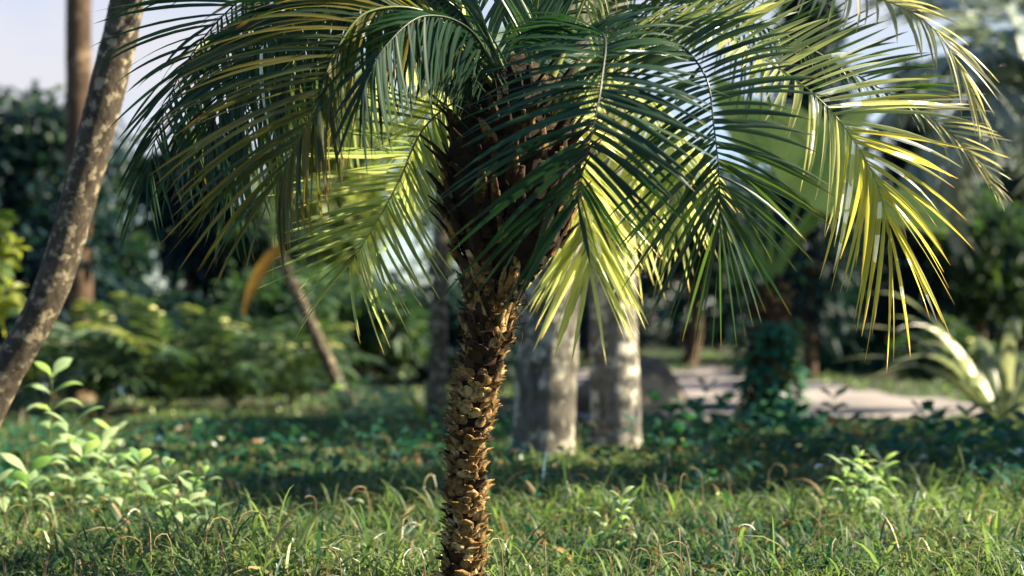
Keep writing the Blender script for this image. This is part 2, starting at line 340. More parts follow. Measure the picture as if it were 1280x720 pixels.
def build_main_palm():
    pm = empty('date_palm', (0, 0, 0), 'small date palm in sharp focus with scaly golden trunk and arching fronds', 'palm tree')
    # trunk profile
    prof = [(790, 577, 64), (720, 578, 58), (640, 583, 54), (560, 584, 56), (520, 590, 60), (470, 599, 64), (430, 607, 68), (400, 612, 70), (360, 619, 80), (330, 627, 108), (290, 635, 150), (240, 637, 172), (190, 640, 172), (140, 645, 140), (100, 648, 84), (70, 650, 30)]
    cen = np.array([P(x, y, 4.9) for (y, x, w) in prof]); rad = np.array([w/2/FPX*4.9 for (_, _, w) in prof])
    ctr, u = spline(cen, 90); rr = np.interp(u, range(len(prof)), rad)
    mb = MB()
    rf = np.interp(ctr[:, 2], [P(0, 400, 4.9)[2], P(0, 300, 4.9)[2]], [.68, .93])
    tube(mb, ctr, rr*rf, 28, .5, 0)
    V = mb.V[0]; V += rng.normal(0, .003, V.shape)
    zs = ctr[:, 2]; ga = 2.39996
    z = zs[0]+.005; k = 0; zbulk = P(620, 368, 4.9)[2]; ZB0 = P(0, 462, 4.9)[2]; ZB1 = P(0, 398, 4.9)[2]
    while z < zbulk:
        c = np.array([np.interp(z, zs, ctr[:, j]) for j in range(3)]); r = np.interp(z, zs, rr)
        a = k*ga + rng.normal(0, .24); dr = np.array([math.cos(a), math.sin(a), 0]); sd = np.array([-math.sin(a), math.cos(a), 0])
        hgt = .015+.016*rng.random()**1.5; out = .012+.017*rng.random(); w = .018+.009*rng.random(); b_s = rng.normal(0, .003)
        lean = rng.normal(0, .006)
        b = c + dr*r*.68
        pts = [b-[0, 0, .012], b+dr*out*.45+[0, 0, hgt*.25], b+dr*out*.8+sd*lean+[0, 0, hgt*.6], b+dr*(out*1.25)+sd*lean*2+[0, 0, hgt*.9], b+dr*(out*1.5+.004*rng.random())+sd*lean*2.4+[0, 0, hgt]]
        pts = [np.asarray(q)+dr*b_s for q in pts]; w *= .75+.5*rng.random()
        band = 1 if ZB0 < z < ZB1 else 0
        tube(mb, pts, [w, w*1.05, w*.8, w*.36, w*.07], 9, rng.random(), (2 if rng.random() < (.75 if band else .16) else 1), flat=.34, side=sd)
        mb.V[-1] += rng.normal(0, .0016, mb.V[-1].shape)
        z += .0028*(1+.25*rng.normal()); k += 1
    n = 900; zz = zs[0]+(zbulk-zs[0])*rng.random(n); a = rng.random(n)*6.283
    cc = np.stack([np.interp(zz, zs, ctr[:, j]) for j in range(3)], -1); r = np.interp(zz, zs, rr)
    dr = np.stack([np.cos(a), np.sin(a), 0*a], -1); O = cc+dr*(r*.8)[:, None]
    T = O+dr*(.002+.016*rng.random((n, 1)))+rng.normal(0, .012, (n, 3)); K = (O+T)/2+dr*.008
    ribbons(mb, O, K, T, rng.normal(0, 1, (n, 3)), np.full(n, .003), rng.random(n), 5, .1, 'grass', 0)
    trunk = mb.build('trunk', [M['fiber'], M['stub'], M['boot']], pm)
    # boots around the swollen top
    bm = MB(); z0 = zbulk-.19; z1 = P(645, 110, 4.9)[2]; k = 0
    for i in range(260):
        if i < 60 and rng.random() < .62-.01*i: k += 1; continue
        z = z0+(z1-z0)*(i/260); c = np.array([np.interp(z, zs, ctr[:, j]) for j in range(3)]); r = np.interp(z, zs, rr)
        a = k*ga+rng.normal(0, .15); k += 1
        dr = np.array([math.cos(a), math.sin(a), 0]); sd = np.array([-math.sin(a), math.cos(a), 0])
        L_ = .075+.06*rng.random(); o_ = .02+.05*rng.random()*(i/190+.4); w = .016+.010*rng.random()
        b = c+dr*r*np.interp(i, [0, 60, 110], [.66, .76, .92])-[0, 0, .03]; s_ = rng.normal(0, .012)
        pts = [b, b+dr*o_*.3+[0, 0, L_*.3], b+dr*o_*.7+sd*s_+[0, 0, L_*.65], b+dr*o_*1.25+sd*s_*2+[0, 0, L_]]
        tube(bm, pts, [w*1.3, w*1.1, w*.7, w*.35], 7, rng.random(), (2 if i < 85 and rng.random() < .6 else 0) if rng.random() < (.95 if i < 60 else .45) else 1, flat=.35, side=sd)
    # loose fibre threads
    n = 700; zz = z0+(z1-z0)*rng.random(n); a = rng.random(n)*6.283
    cc = np.stack([np.interp(zz, zs, ctr[:, j]) for j in range(3)], -1); r = np.interp(zz, zs, rr)
    dr = np.stack([np.cos(a), np.sin(a), 0*a], -1); O = cc+dr*(r*.85)[:, None]
    T = O+dr*(.005+.025*rng.random((n, 1)))+rng.normal(0, .02, (n, 3))+np.array([0, 0, .04])*rng.normal(.3, 1, (n, 1))
    K = (O+T)/2+rng.normal(0, .02, (n, 3))+dr*.015
    ribbons(bm, O, K, T, rng.normal(0, 1, (n, 3)), np.full(n, .0035), rng.random(n), 6, .1, 'grass', 1)
    bm.build('old_leaf_bases', [M['boot'], M['fiber'], M['stub']], pm)

    g, ol, li, ye, pa, bl = (M['frond_'+s] for s in ('green', 'olive', 'lime', 'yellow', 'pale', 'blue'))
    # A front centre, dark
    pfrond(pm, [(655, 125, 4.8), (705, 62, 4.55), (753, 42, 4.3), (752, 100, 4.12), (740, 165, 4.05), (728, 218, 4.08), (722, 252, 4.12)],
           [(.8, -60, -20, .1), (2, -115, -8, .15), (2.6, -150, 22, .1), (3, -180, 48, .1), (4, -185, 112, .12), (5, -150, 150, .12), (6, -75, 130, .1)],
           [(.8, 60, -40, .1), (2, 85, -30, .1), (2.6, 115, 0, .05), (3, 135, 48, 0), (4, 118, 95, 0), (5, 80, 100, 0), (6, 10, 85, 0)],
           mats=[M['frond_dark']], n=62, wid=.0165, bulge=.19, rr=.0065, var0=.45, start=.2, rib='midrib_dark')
    # B left, sunlit lime
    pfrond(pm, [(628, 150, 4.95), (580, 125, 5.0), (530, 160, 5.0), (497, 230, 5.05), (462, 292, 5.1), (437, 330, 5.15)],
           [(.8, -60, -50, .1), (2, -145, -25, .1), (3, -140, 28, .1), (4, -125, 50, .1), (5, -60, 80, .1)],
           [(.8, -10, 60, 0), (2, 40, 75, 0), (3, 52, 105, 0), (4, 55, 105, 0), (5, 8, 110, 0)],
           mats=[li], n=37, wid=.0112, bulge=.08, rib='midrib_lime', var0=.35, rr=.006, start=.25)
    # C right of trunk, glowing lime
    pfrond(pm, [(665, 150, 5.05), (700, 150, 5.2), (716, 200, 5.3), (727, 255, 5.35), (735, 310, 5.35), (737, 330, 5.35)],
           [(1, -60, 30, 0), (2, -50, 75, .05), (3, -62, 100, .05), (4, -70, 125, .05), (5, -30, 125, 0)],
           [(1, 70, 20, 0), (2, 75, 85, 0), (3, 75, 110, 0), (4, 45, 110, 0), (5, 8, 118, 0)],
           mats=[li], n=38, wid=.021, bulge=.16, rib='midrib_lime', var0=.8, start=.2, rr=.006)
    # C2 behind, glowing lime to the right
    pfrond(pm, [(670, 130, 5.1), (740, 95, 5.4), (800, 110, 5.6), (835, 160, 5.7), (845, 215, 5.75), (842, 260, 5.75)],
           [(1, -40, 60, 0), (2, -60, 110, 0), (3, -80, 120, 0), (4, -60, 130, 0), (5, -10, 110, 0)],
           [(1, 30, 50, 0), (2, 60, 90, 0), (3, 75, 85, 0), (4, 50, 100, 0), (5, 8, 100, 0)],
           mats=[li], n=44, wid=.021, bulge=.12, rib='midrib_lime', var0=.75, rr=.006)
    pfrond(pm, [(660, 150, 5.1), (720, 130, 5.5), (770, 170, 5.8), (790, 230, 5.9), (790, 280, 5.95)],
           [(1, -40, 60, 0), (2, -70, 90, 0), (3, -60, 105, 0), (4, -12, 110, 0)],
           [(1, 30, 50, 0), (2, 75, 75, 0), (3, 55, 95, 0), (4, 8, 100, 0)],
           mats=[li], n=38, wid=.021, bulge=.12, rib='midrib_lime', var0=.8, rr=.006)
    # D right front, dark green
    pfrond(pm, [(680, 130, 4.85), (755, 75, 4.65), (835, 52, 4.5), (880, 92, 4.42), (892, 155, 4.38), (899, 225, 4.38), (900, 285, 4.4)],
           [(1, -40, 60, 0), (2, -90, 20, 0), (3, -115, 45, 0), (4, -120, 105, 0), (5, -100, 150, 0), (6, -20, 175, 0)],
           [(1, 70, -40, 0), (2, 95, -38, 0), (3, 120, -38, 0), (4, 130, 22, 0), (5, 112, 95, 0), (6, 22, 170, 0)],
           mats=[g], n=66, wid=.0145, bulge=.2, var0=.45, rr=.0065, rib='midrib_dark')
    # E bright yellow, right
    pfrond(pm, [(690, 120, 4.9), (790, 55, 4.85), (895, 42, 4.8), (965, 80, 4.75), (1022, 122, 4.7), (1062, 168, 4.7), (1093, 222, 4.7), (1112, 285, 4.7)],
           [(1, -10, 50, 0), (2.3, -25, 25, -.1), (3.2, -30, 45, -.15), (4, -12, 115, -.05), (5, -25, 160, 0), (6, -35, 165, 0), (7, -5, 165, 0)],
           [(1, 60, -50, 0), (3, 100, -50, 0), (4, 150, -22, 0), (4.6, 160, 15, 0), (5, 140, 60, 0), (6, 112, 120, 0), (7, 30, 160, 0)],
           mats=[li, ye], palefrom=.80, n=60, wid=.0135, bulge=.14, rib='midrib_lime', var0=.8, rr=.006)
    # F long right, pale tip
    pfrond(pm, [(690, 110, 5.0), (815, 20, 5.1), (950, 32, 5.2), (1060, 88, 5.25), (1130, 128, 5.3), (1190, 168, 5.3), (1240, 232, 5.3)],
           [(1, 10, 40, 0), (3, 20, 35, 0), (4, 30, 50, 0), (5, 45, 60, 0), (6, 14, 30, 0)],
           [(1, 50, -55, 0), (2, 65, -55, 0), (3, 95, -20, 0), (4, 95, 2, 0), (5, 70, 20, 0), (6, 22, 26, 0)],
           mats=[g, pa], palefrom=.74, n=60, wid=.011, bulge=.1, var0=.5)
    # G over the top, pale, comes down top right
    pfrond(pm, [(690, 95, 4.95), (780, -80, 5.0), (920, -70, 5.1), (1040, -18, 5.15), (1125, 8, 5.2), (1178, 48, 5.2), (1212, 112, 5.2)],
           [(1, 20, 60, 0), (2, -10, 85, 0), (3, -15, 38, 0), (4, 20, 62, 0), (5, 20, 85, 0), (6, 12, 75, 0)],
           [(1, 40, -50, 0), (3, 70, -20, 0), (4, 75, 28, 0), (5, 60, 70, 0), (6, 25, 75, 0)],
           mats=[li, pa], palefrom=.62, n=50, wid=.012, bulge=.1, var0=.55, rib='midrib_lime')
    # H upright to the right, bluish
    pfrond(pm, [(675, 110, 5.05), (765, 72, 5.2), (815, 30, 5.3), (838, -20, 5.3), (850, -80, 5.3)],
           [(.6, -40, -20, 0), (1, -70, 5, 0), (2, -100, 30, 0), (3, -90, 20, 0), (4, -30, -50, 0)],
           [(.6, 60, -10, 0), (1, 90, -10, 0), (2, 90, 5, 0), (3, 80, 5, 0), (4, 40, -50, 0)],
           mats=[bl], n=34, wid=.013, bulge=.12, var0=.5)
    # upright spears
    for (c, v) in (([(648, 110, 4.9), (652, 0, 4.9), (640, -180, 4.9)], .3), ([(655, 105, 4.95), (700, 10, 5.0), (730, -150, 5.1)], .5), ([(640, 110, 4.85), (602, 20, 4.8), (560, -130, 4.8)], .5), ([(660, 110, 4.8), (672, 0, 4.75), (700, -150, 4.6)], .6)):
        pfrond(pm, c, [(0, -30, -70, 0), (1, -60, -90, 0), (2, -40, -110, 0)], [(0, 30, -70, 0), (1, 60, -90, 0), (2, 40, -110, 0)],
               mats=[bl], n=30, wid=.015, bulge=-.05, var0=v, start=.1, rr=.008)
    # K left front, olive and yellowish
    pfrond(pm, [(622, 115, 4.8), (545, 22, 4.6), (462, 14, 4.45), (418, 68, 4.35), (397, 128, 4.3), (368, 186, 4.3), (347, 228, 4.3)],
           [(.7, -60, -60, 0), (1.5, -120, -30, 0), (2, -160, 20, 0), (2.5, -190, 40, 0), (3, -215, 55, 0), (4, -200, 110, 0), (5, -135, 150, 0), (6, -40, 130, 0)],
           [(.7, -20, 60, 0), (1.5, -25, 110, 0), (2, -35, 125, 0), (3, -5, 165, 0), (4, 5, 160, 0), (5, 5, 120, 0), (6, 0, 110, 0)],
           mats=[ol], n=60, wid=.013, bulge=.18, var0=.42, vsp=.22)
    # J dark, above K
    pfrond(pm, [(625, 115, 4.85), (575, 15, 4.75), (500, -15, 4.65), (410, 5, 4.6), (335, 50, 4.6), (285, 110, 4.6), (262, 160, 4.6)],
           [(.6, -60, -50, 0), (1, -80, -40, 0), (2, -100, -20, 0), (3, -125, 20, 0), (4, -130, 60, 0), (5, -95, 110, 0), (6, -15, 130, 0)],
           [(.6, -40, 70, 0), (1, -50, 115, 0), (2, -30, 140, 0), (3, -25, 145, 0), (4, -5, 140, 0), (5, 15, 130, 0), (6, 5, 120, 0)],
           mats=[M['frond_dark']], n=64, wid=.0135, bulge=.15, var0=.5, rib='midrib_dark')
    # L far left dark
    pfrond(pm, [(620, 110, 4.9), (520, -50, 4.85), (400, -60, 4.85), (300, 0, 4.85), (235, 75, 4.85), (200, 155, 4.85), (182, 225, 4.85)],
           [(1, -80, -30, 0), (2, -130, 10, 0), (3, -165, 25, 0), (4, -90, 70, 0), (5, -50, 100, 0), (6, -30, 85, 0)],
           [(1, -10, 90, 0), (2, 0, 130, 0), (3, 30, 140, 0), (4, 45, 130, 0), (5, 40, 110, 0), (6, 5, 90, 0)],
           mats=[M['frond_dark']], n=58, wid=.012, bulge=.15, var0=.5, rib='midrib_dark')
    # dark middle left filling (between J and trunk)
    pfrond(pm, [(632, 120, 4.8), (590, 40, 4.6), (530, 20, 4.4), (480, 60, 4.25), (455, 110, 4.2)],
           [(.5, -70, -30, 0), (1, -90, -20, 0), (2, -110, 40, 0), (3, -90, 80, 0), (4, -20, 110, 0)],
           [(.5, -30, 60, 0), (1, -30, 90, 0), (2, 0, 115, 0), (3, 15, 110, 0), (4, 5, 100, 0)],
           mats=[M['frond_dark']], n=40, wid=.015, bulge=.14, var0=.4, rr=.006, rib='midrib_dark')
    pfrond(pm, [(620, 130, 4.9), (560, 30, 5.0), (470, 0, 5.1), (370, 60, 5.2), (310, 150, 5.25), (285, 230, 5.3)],
           [(1, -90, -20, 0), (2, -120, 20, 0), (3, -120, 80, 0), (4, -70, 110, 0), (5, -10, 110, 0)],
           [(1, 0, 110, 0), (2, -10, 120, 0), (3, 25, 130, 0), (4, 30, 120, 0), (5, 5, 100, 0)],
           mats=[g], n=50, wid=.013, bulge=.1, var0=.35)
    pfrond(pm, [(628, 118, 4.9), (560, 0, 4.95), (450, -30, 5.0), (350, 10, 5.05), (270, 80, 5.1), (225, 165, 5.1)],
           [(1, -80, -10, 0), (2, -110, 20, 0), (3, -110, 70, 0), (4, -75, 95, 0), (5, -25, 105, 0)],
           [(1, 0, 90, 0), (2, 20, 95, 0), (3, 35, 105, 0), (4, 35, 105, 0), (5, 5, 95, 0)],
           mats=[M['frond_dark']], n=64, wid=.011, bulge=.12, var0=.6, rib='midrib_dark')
    pfrond(pm, [(630, 112, 4.95), (580, -20, 5.1), (500, -40, 5.2), (420, 10, 5.3), (370, 80, 5.35), (345, 150, 5.35)],
           [(1, -60, -10, 0), (2, -90, 20, 0), (3, -100, 70, 0), (4, -70, 90, 0), (5, -15, 95, 0)],
           [(1, 10, 80, 0), (2, 30, 95, 0), (3, 45, 100, 0), (4, 40, 95, 0), (5, 5, 90, 0)],
           mats=[g], n=54, wid=.012, bulge=.12, var0=.6, rib='midrib')
    # fronds painted sunlit yellow behind the crown, left
    pfrond(pm, [(635, 120, 5.1), (590, 50, 5.5), (530, 30, 5.8), (470, 70, 6.0), (435, 130, 6.05)],
           [(.5, -60, -20, 0), (1, -70, 20, 0), (2, -80, 50, 0), (3, -60, 90, 0), (4, -10, 90, 0)],
           [(.5, -10, 60, 0), (1, 20, 90, 0), (2, 20, 100, 0), (3, 20, 90, 0), (4, 5, 90, 0)],
           mats=[li], n=40, wid=.02, bulge=.05, var0=.7, rib='midrib_lime')
    pfrond(pm, [(635, 130, 5.1), (600, 90, 5.4), (560, 100, 5.6), (530, 150, 5.7), (510, 200, 5.75)],
           [(.5, -60, -20, 0), (1, -60, 20, 0), (2, -80, 50, 0), (3, -60, 70, 0), (4, -10, 80, 0)],
           [(.5, -10, 60, 0), (1, 20, 70, 0), (2, 30, 80, 0), (3, 20, 80, 0), (4, 5, 80, 0)],
           mats=[li], n=34, wid=.018, bulge=.05, var0=.6, rib='midrib_lime')
    pfrond(pm, [(640, 110, 5.1), (560, -40, 5.3), (420, -50, 5.5), (300, 40, 5.6), (250, 130, 5.65)],
           [(1, -90, 0, 0), (2, -120, 40, 0), (3, -100, 80, 0), (4, -20, 100, 0)], [(1, 0, 110, 0), (2, 10, 120, 0), (3, 40, 110, 0), (4, 5, 100, 0)],
           mats=[ol], n=46, wid=.013, bulge=.08, var0=.6)
    pfrond(pm, [(650, 115, 5.05), (700, -30, 5.3), (800, -70, 5.6), (900, -10, 5.8), (950, 70, 5.9)],
           [(1, 0, 90, 0), (2, -10, 110, 0), (3, -10, 110, 0), (4, -5, 90, 0)], [(1, 80, -10, 0), (2, 100, 20, 0), (3, 80, 70, 0), (4, 15, 90, 0)],
           mats=[g], n=46, wid=.013, bulge=.08, var0=.5)
    # dark bare basal spines left of the crown
    sm = MB()
    for (x0, y0, x1, y1, w) in ((625, 150, 518, 98, .0042), (622, 135, 553, 52, .0042), (632, 105, 572, 8, .007), (612, 160, 545, 118, .004), (600, 175, 520, 102, .0035), (640, 95, 600, 20, .005)):
        p0 = P(x0, y0, 4.75); p1 = P(x1, y1, 4.6); tube(sm, [p0, (p0+p1)/2+[0, 0, .006], p1], [w, w*.8, w*.15], 6, .3, 0, flat=.5)
    sm.build('basal_spines', M['frond_blue'], pm)

# ---------------------------------------------------------------- generic plants
def generic_frond(name, L_=1.0, n=30, leaf=.3, wid=.02, droop=.6, mat='fern', seed=0, parent=None, rise=.7, lf_droop=.35, rr=.008):
    t = np.linspace(0, 1, 7); th = rise - t*(droop+rise)*1.1
    x = np.concatenate([[0], np.cumsum(np.cos(th[:-1])*L_/6)]); z = np.concatenate([[0], np.cumsum(np.sin(th[:-1])*L_/6)])
    ctrl = np.stack([x, 0*x + .04*L_*np.sin(t*3+seed), z], -1)
    def keys(s):
        o = []
        for k in range(7):
            l = leaf*math.sin(math.pi*(.12+.8*t[k]))**.6
            fw = .35+.5*t[k]; dx, dz = math.cos(th[k]), math.sin(th[k])
            o.append((k, np.array([dx*fw*l, s*l*(1-.5*t[k]), dz*fw*l - lf_droop*l])))
        return o
    return frond_mesh(ctrl, keys(-1), keys(1), n=n, start=.12, wid=wid, mats=[M[mat]], rr=rr, bulge=.12, var0=.5, vsp=.2, parent=parent, name=name)

def rosette(root, protos, n, tilt=(0.1, .9), z=0., size=(.8, 1.15), skip=None):
    """fronds copied round a point; protos: list of frond objects parented to root (first ones used)"""
    for i in range(n):
        if i < len(protos): o = protos[i]
        else: o = tree_copy(protos[i % len(protos)], root)
        a = i*2.4+rng.normal(0, .15); o.location = (0, 0, z)
        o.rotation_euler = (0, -(tilt[0]+(tilt[1]-tilt[0])*(i/max(1, n-1))), a)
        s = size[0]+(size[1]-size[0])*rng.random(); o.scale = (s, s, s)

def protoset(k, **kw):
    return [generic_frond('frond', seed=i*2.1, **kw) for i in range(k)]

def palm(loc, label, h, r0, r1, lean=(0, 0), fr=None, nf=14, bark='grey_bark', group=None, name='palm_tree', tilt=(-.9, .9), flare=1.2, size=(.85, 1.15), bend=0):
    root = empty(name, loc, label, 'palm tree', group)
    t = np.linspace(0, 1, 14); pts = np.stack([lean[0]*t+bend*np.sin(t*math.pi), lean[1]*t, t*h-.08], -1)
    mb = MB(); tube(mb, spline(pts, 50)[0], np.interp(np.linspace(0, 1, 50), [0, .04, .15, 1], [r0*flare, r0*1.08, r0, r1]), 20)
    V = mb.V[0]; V += rng.normal(0, r0*.015, V.shape)
    mb.build('trunk', M[bark], root)
    top = pts[-1]
    for i in range(nf):
        o = tree_copy(fr[i % len(fr)], root)
        a = i*2.4+rng.normal(0, .2); o.location = tuple(top)
        o.rotation_euler = (0, -(tilt[0]+(tilt[1]-tilt[0])*(i/max(1, nf-1))), a); s = size[0]+(size[1]-size[0])*rng.random(); o.scale = (s, s, s)
    return root

def leaves_cloud(mb, centers, radii, n, size, flatz=.75, mat=0, asp=2.2, shell=.55, up=.3, vb=0):
    k = rng.integers(0, len(centers), n); c = np.asarray(centers)[k]; r = np.asarray(radii)[k]
    d = unit(rng.normal(0, 1, (n, 3))); rad = (shell+(1-shell)*rng.random(n))*(.82+.36*rng.random(n)); d[:, 2] *= flatz
    O = c+d*(r*rad)[:, None]
    dr = unit(d*.7+rng.normal(0, .7, (n, 3))+np.array([0, 0, -.15]))
    L_ = size*(.6+.8*rng.random(n)); T = O+dr*L_[:, None]+np.array([0, 0, -.25])*L_[:, None]; K = O+dr*(L_*.5)[:, None]+np.array([0, 0, .1])*L_[:, None]
    W = np.cross(dr, np.array([0, 0, 1.])+rng.normal(0, .5, (n, 3)))
    cv = rng.normal(0, .16, len(centers))[k]
    ribbons(mb, O, K, T, W, L_/asp, np.clip(.42+vb+cv+rng.normal(0, .18, n), 0, 1), 5, .3, 'leaf', mat)

def broadleaf(name, loc, label, cat, h, cr, nleaf, size, mat, trunk_r=.1, crown_z=None, nclump=14, bark='dark_bark', squash=.8, group=None, asp=2.2, spread=None, mat2=None):
    root = empty(name, loc, label, cat, group)
    cz = crown_z if crown_z is not None else h*.62
    cs = []; rs = []
    for i in range(nclump):
        d = unit(rng.normal(0, 1, 3)); f = rng.random()**.5*.75
        cs.append(np.array([d[0]*cr*f, d[1]*cr*f, cz+d[2]*(h-cz)*f*squash])); rs.append(cr*(.26+.2*rng.random()))
    mb = MB()
    if trunk_r > 0:
        tt = np.linspace(0, 1, 8); tp = np.stack([.08*cr*np.sin(tt*4), .05*cr*np.sin(tt*3+1), tt*(cz*.85)-.05], -1)
        tube(mb, tp, np.interp(tt, [0, .1, 1], [trunk_r*1.5, trunk_r*1.05, trunk_r*.6]), 12)
        for c in cs[:10]:
            s0 = tp[5+rng.integers(0, 3)]; mid = (s0+c)/2+[0, 0, -.08*cr]
            tube(mb, spline([s0, mid, c], 9)[0], np.linspace(trunk_r*.45, trunk_r*.08, 9), 7)
    else:
        for c in cs[:9]:
            tube(mb, spline([np.array([c[0]*.15, c[1]*.15, -.04]), np.array([c[0]*.5, c[1]*.5, c[2]*.5]), c], 8)[0], np.linspace(.02, .006, 8)*max(1, h*.5), 6)
    mb.build('trunk' if trunk_r > 0 else 'branches', M[bark], root)
    cb = MB(); leaves_cloud(cb, cs, rs, nleaf, size, .8, 0, asp)
    if mat2: leaves_cloud(cb, cs[:max(2, nclump//3)], np.array(rs[:max(2, nclump//3)])*1.05, nleaf//4, size, .8, 1, asp)
    cb.build('crown' if trunk_r > 0 else 'foliage', [M[mat]] + ([M[mat2]] if mat2 else []), root)
    return root

def herb(loc, label, h, n, leaf, mat, name='seedling', nst=1, spread=.0, width=2.3, group=None, droop=.45):
    root = empty(name, loc, label, 'plant', group)
    sb = MB(); fb = MB()
    for s in range(nst):
        a0 = rng.random()*6.28; hh = h*(1 if s == 0 else .45+.45*rng.random()); b = np.array([math.cos(a0), math.sin(a0), 0])*spread*(s > 0)
        top = b*1.6+np.array([rng.normal(0, .02), rng.normal(0, .02), hh]); pts = spline([b*.3, b*1.1+[0, 0, hh*.5], top], 14)[0]
        tube(sb, pts, np.linspace(.0045, .0018, 14), 6)
        O = []; T = []; K = []; W = []; wd = []
        nn = max(3, int(n*hh/h))
        for i in range(nn):
            t = .22+.78*i/(nn-1); p = np.array([np.interp(t, np.linspace(0, 1, 14), pts[:, k]) for k in range(3)]); a = i*1.57+a0+rng.normal(0, .25)
            for q in (0, math.pi):
                l = leaf*(.45+.75*math.sin(math.pi*min(1, .25+.65*(1-t)+.1)))*(.8+.4*rng.random())
                d = np.array([math.cos(a+q), math.sin(a+q), 0]); el = .25+.7*t**3
                O.append(p); T.append(p+d*l*.9+[0, 0, l*(el-droop)]); K.append(p+d*l*.5+[0, 0, l*(.35+.3*t)]); W.append(np.cross(d, [0, 0, 1.])+rng.normal(0, .25, 3)); wd.append(l/width)
        ribbons(fb, np.array(O), np.array(K), np.array(T), np.array(W), np.array(wd), np.clip(rng.normal(.5, .22, len(O)), 0, 1), 8, .35, 'leaf')
    sb.build('stem', M['midrib'], root); fb.build('leaves', M[mat], root)
    return root

def straps(loc, label, n, L_, w, mat, name, cat='plant', rise=1.1, group=None, az=None):
    root = empty(name, loc, label, cat, group)
    for i in range(n):
        a = (i*2.4+rng.normal(0, .2)) if az is None else az[i % len(az)]+rng.normal(0, .1)
        d = np.array([math.cos(a), math.sin(a), 0]); l = L_*(.7+.5*rng.random()); e = rise*(.45+.55*rng.random())
        O = d*.03; K = d*l*.45+[0, 0, l*e*.85]; T = d*l*(.85+.2*rng.random())+[0, 0, l*(e*.75-.45*rng.random())]
        mb = MB(); ribbons(mb, O[None], K[None], T[None], np.cross(d, [0, 0, 1.])[None], np.array([w*(.8+.4*rng.random())]), np.array([rng.random()]), 12, .35, 'grass')
        mb.build('leaf', M[mat], root)
    return root

# ================================================================ the scene
build_ground()
build_grass()
build_main_palm()

# frond prototypes (used once themselves, then copied)
def hidden_protos(k, **kw):
    """prototype fronds: copied into plants, then removed"""
    return protoset(k, **kw)
fern_f = hidden_protos(3, L_=1.25, n=26, leaf=.26, wid=.028, droop=.7, mat='fern', rise=.75, rr=.008)
fern_lit = hidden_protos(2, L_=1.25, n=26, leaf=.26, wid=.028, droop=.7, mat='bush_light', rise=.75, rr=.008)  # lighter copies of the fern fronds, sunlight put into their colour
royal_f = hidden_protos(3, L_=2.6, n=44, leaf=.65, wid=.045, droop=.9, mat='frond_green', rise=.5, lf_droop=.6, rr=.02)
grey_f = hidden_protos(3, L_=2.1, n=34, leaf=.65, wid=.075, droop=1.0, mat='grey_frond', rise=.5, lf_droop=.5, rr=.015)
dark_f = hidden_protos(2, L_=1.4, n=30, leaf=.4, wid=.04, droop=1.0, mat='bush_dark', rise=.4, lf_droop=.5, rr=.012)
protos = fern_f+fern_lit+royal_f+grey_f+dark_f

# the two thick palm trunks behind
b = G(677, 583); t = P(706, 0, 9.75); tz = 7.4
def lean_to(b, p, h):
    f = (h)/(p[2]-b[2]); return ((p[0]-b[0])*f, (p[1]-b[1])*f)
palm(b, 'thick grey palm trunk just behind the focused date palm, left of a similar trunk', 7.4, .200, .17, lean_to(b, t, 7.4), royal_f, 13, 'grey_bark', group='thick trunks behind the date palm', name='royal_palm')
b = G(771, 574); t = P(757, 0, 10.2)
palm(b, 'pale thick palm trunk with sunlit right edge, beside the brown boulder', 7.8, .170, .145, lean_to(b, t, 7.8), royal_f, 13, 'pale_bark', group='thick trunks behind the date palm', name='royal_palm')
# leaning trunk left
b0 = P(-108, 690, 6.3); b0[2] = 0; t = P(160, 0, 6.3)
root = empty('coconut_palm', b0, 'leaning grey brown mottled palm trunk crossing the left side', 'palm tree')
path_ = [np.zeros(3), P(0, 482, 6.3)-b0, P(62, 365, 6.3)-b0, P(103, 232, 6.3)-b0, P(132, 120, 6.3)-b0, P(159, 0, 6.3)-b0, P(180, -150, 6.3)-b0, P(195, -520, 6.4)-b0]
path_[0][2] = -.08
mb = MB(); pt, u_ = spline(path_, 70); tube(mb, pt, np.interp(np.linspace(0, 1, 70), [0, .06, .15, .6, 1], [.11, .082, .074, .078, .065]), 22)
mb.V[0] += rng.normal(0, .0015, mb.V[0].shape); mb.build('trunk', M['lean_bark'], root)
for i in range(9):
    o = tree_copy(royal_f[i % 3], root); o.location = tuple(pt[-1]); o.rotation_euler = (0, -(-.5+1.3*i/8), i*2.4); o.scale = (.65,)*3
# dark straight trunk far left
b = G(100, 505); t = P(98, 0, b[1])
palm(b, 'dark straight trunk rising behind the leaning palm at far left', 8.5, .155, .14, lean_to(b, t, 8.5), royal_f, 10, 'dark_bark', name='tall_palm')
# slim leaning young palm with a yellow dead leaf
b = G(441, 512)
yp = palm(b, 'slim pale stem leaning left with one orange dead leaf hanging', 2.05*15.9/18.3+.12, .075, .06, ((P(343, 305, b[1])-b)[0], 0), fern_f, 5, 'lean_bark', name='young_palm', tilt=(-.2, .9))
mb = MB(); o0 = P(352, 306, b[1]-.1)-b; o1 = P(303, 398, b[1]-.15)-b
ribbons(mb, o0[None], ((o0+o1)/2+[-.10, 0, .16])[None], o1[None], np.array([[1., .5, 0]]), np.array([.15]), np.array([.5]), 12, .5, 'leaflet'); mb.build('dead_leaf', M['dead_leaf'], yp)
# slender brown stem behind
b = G(546, 531)
palm(b, 'slender brown upright stem standing left of the date palm trunk', 2.6, .085, .07, (.05, 0), fern_f, 8, 'lean_bark', name='young_palm', tilt=(-.3, .9))
b = G(540, 528)-[0, .3, 0]
straps(b, 'yellow green strap leaved clump at the foot of the slender stem', 9, .95, .075, 'bush_light', 'lily_clump', az=[2.6, 1.9, 3.4, .6, 1.3, 2.9, 0, 4.4, 5.4])
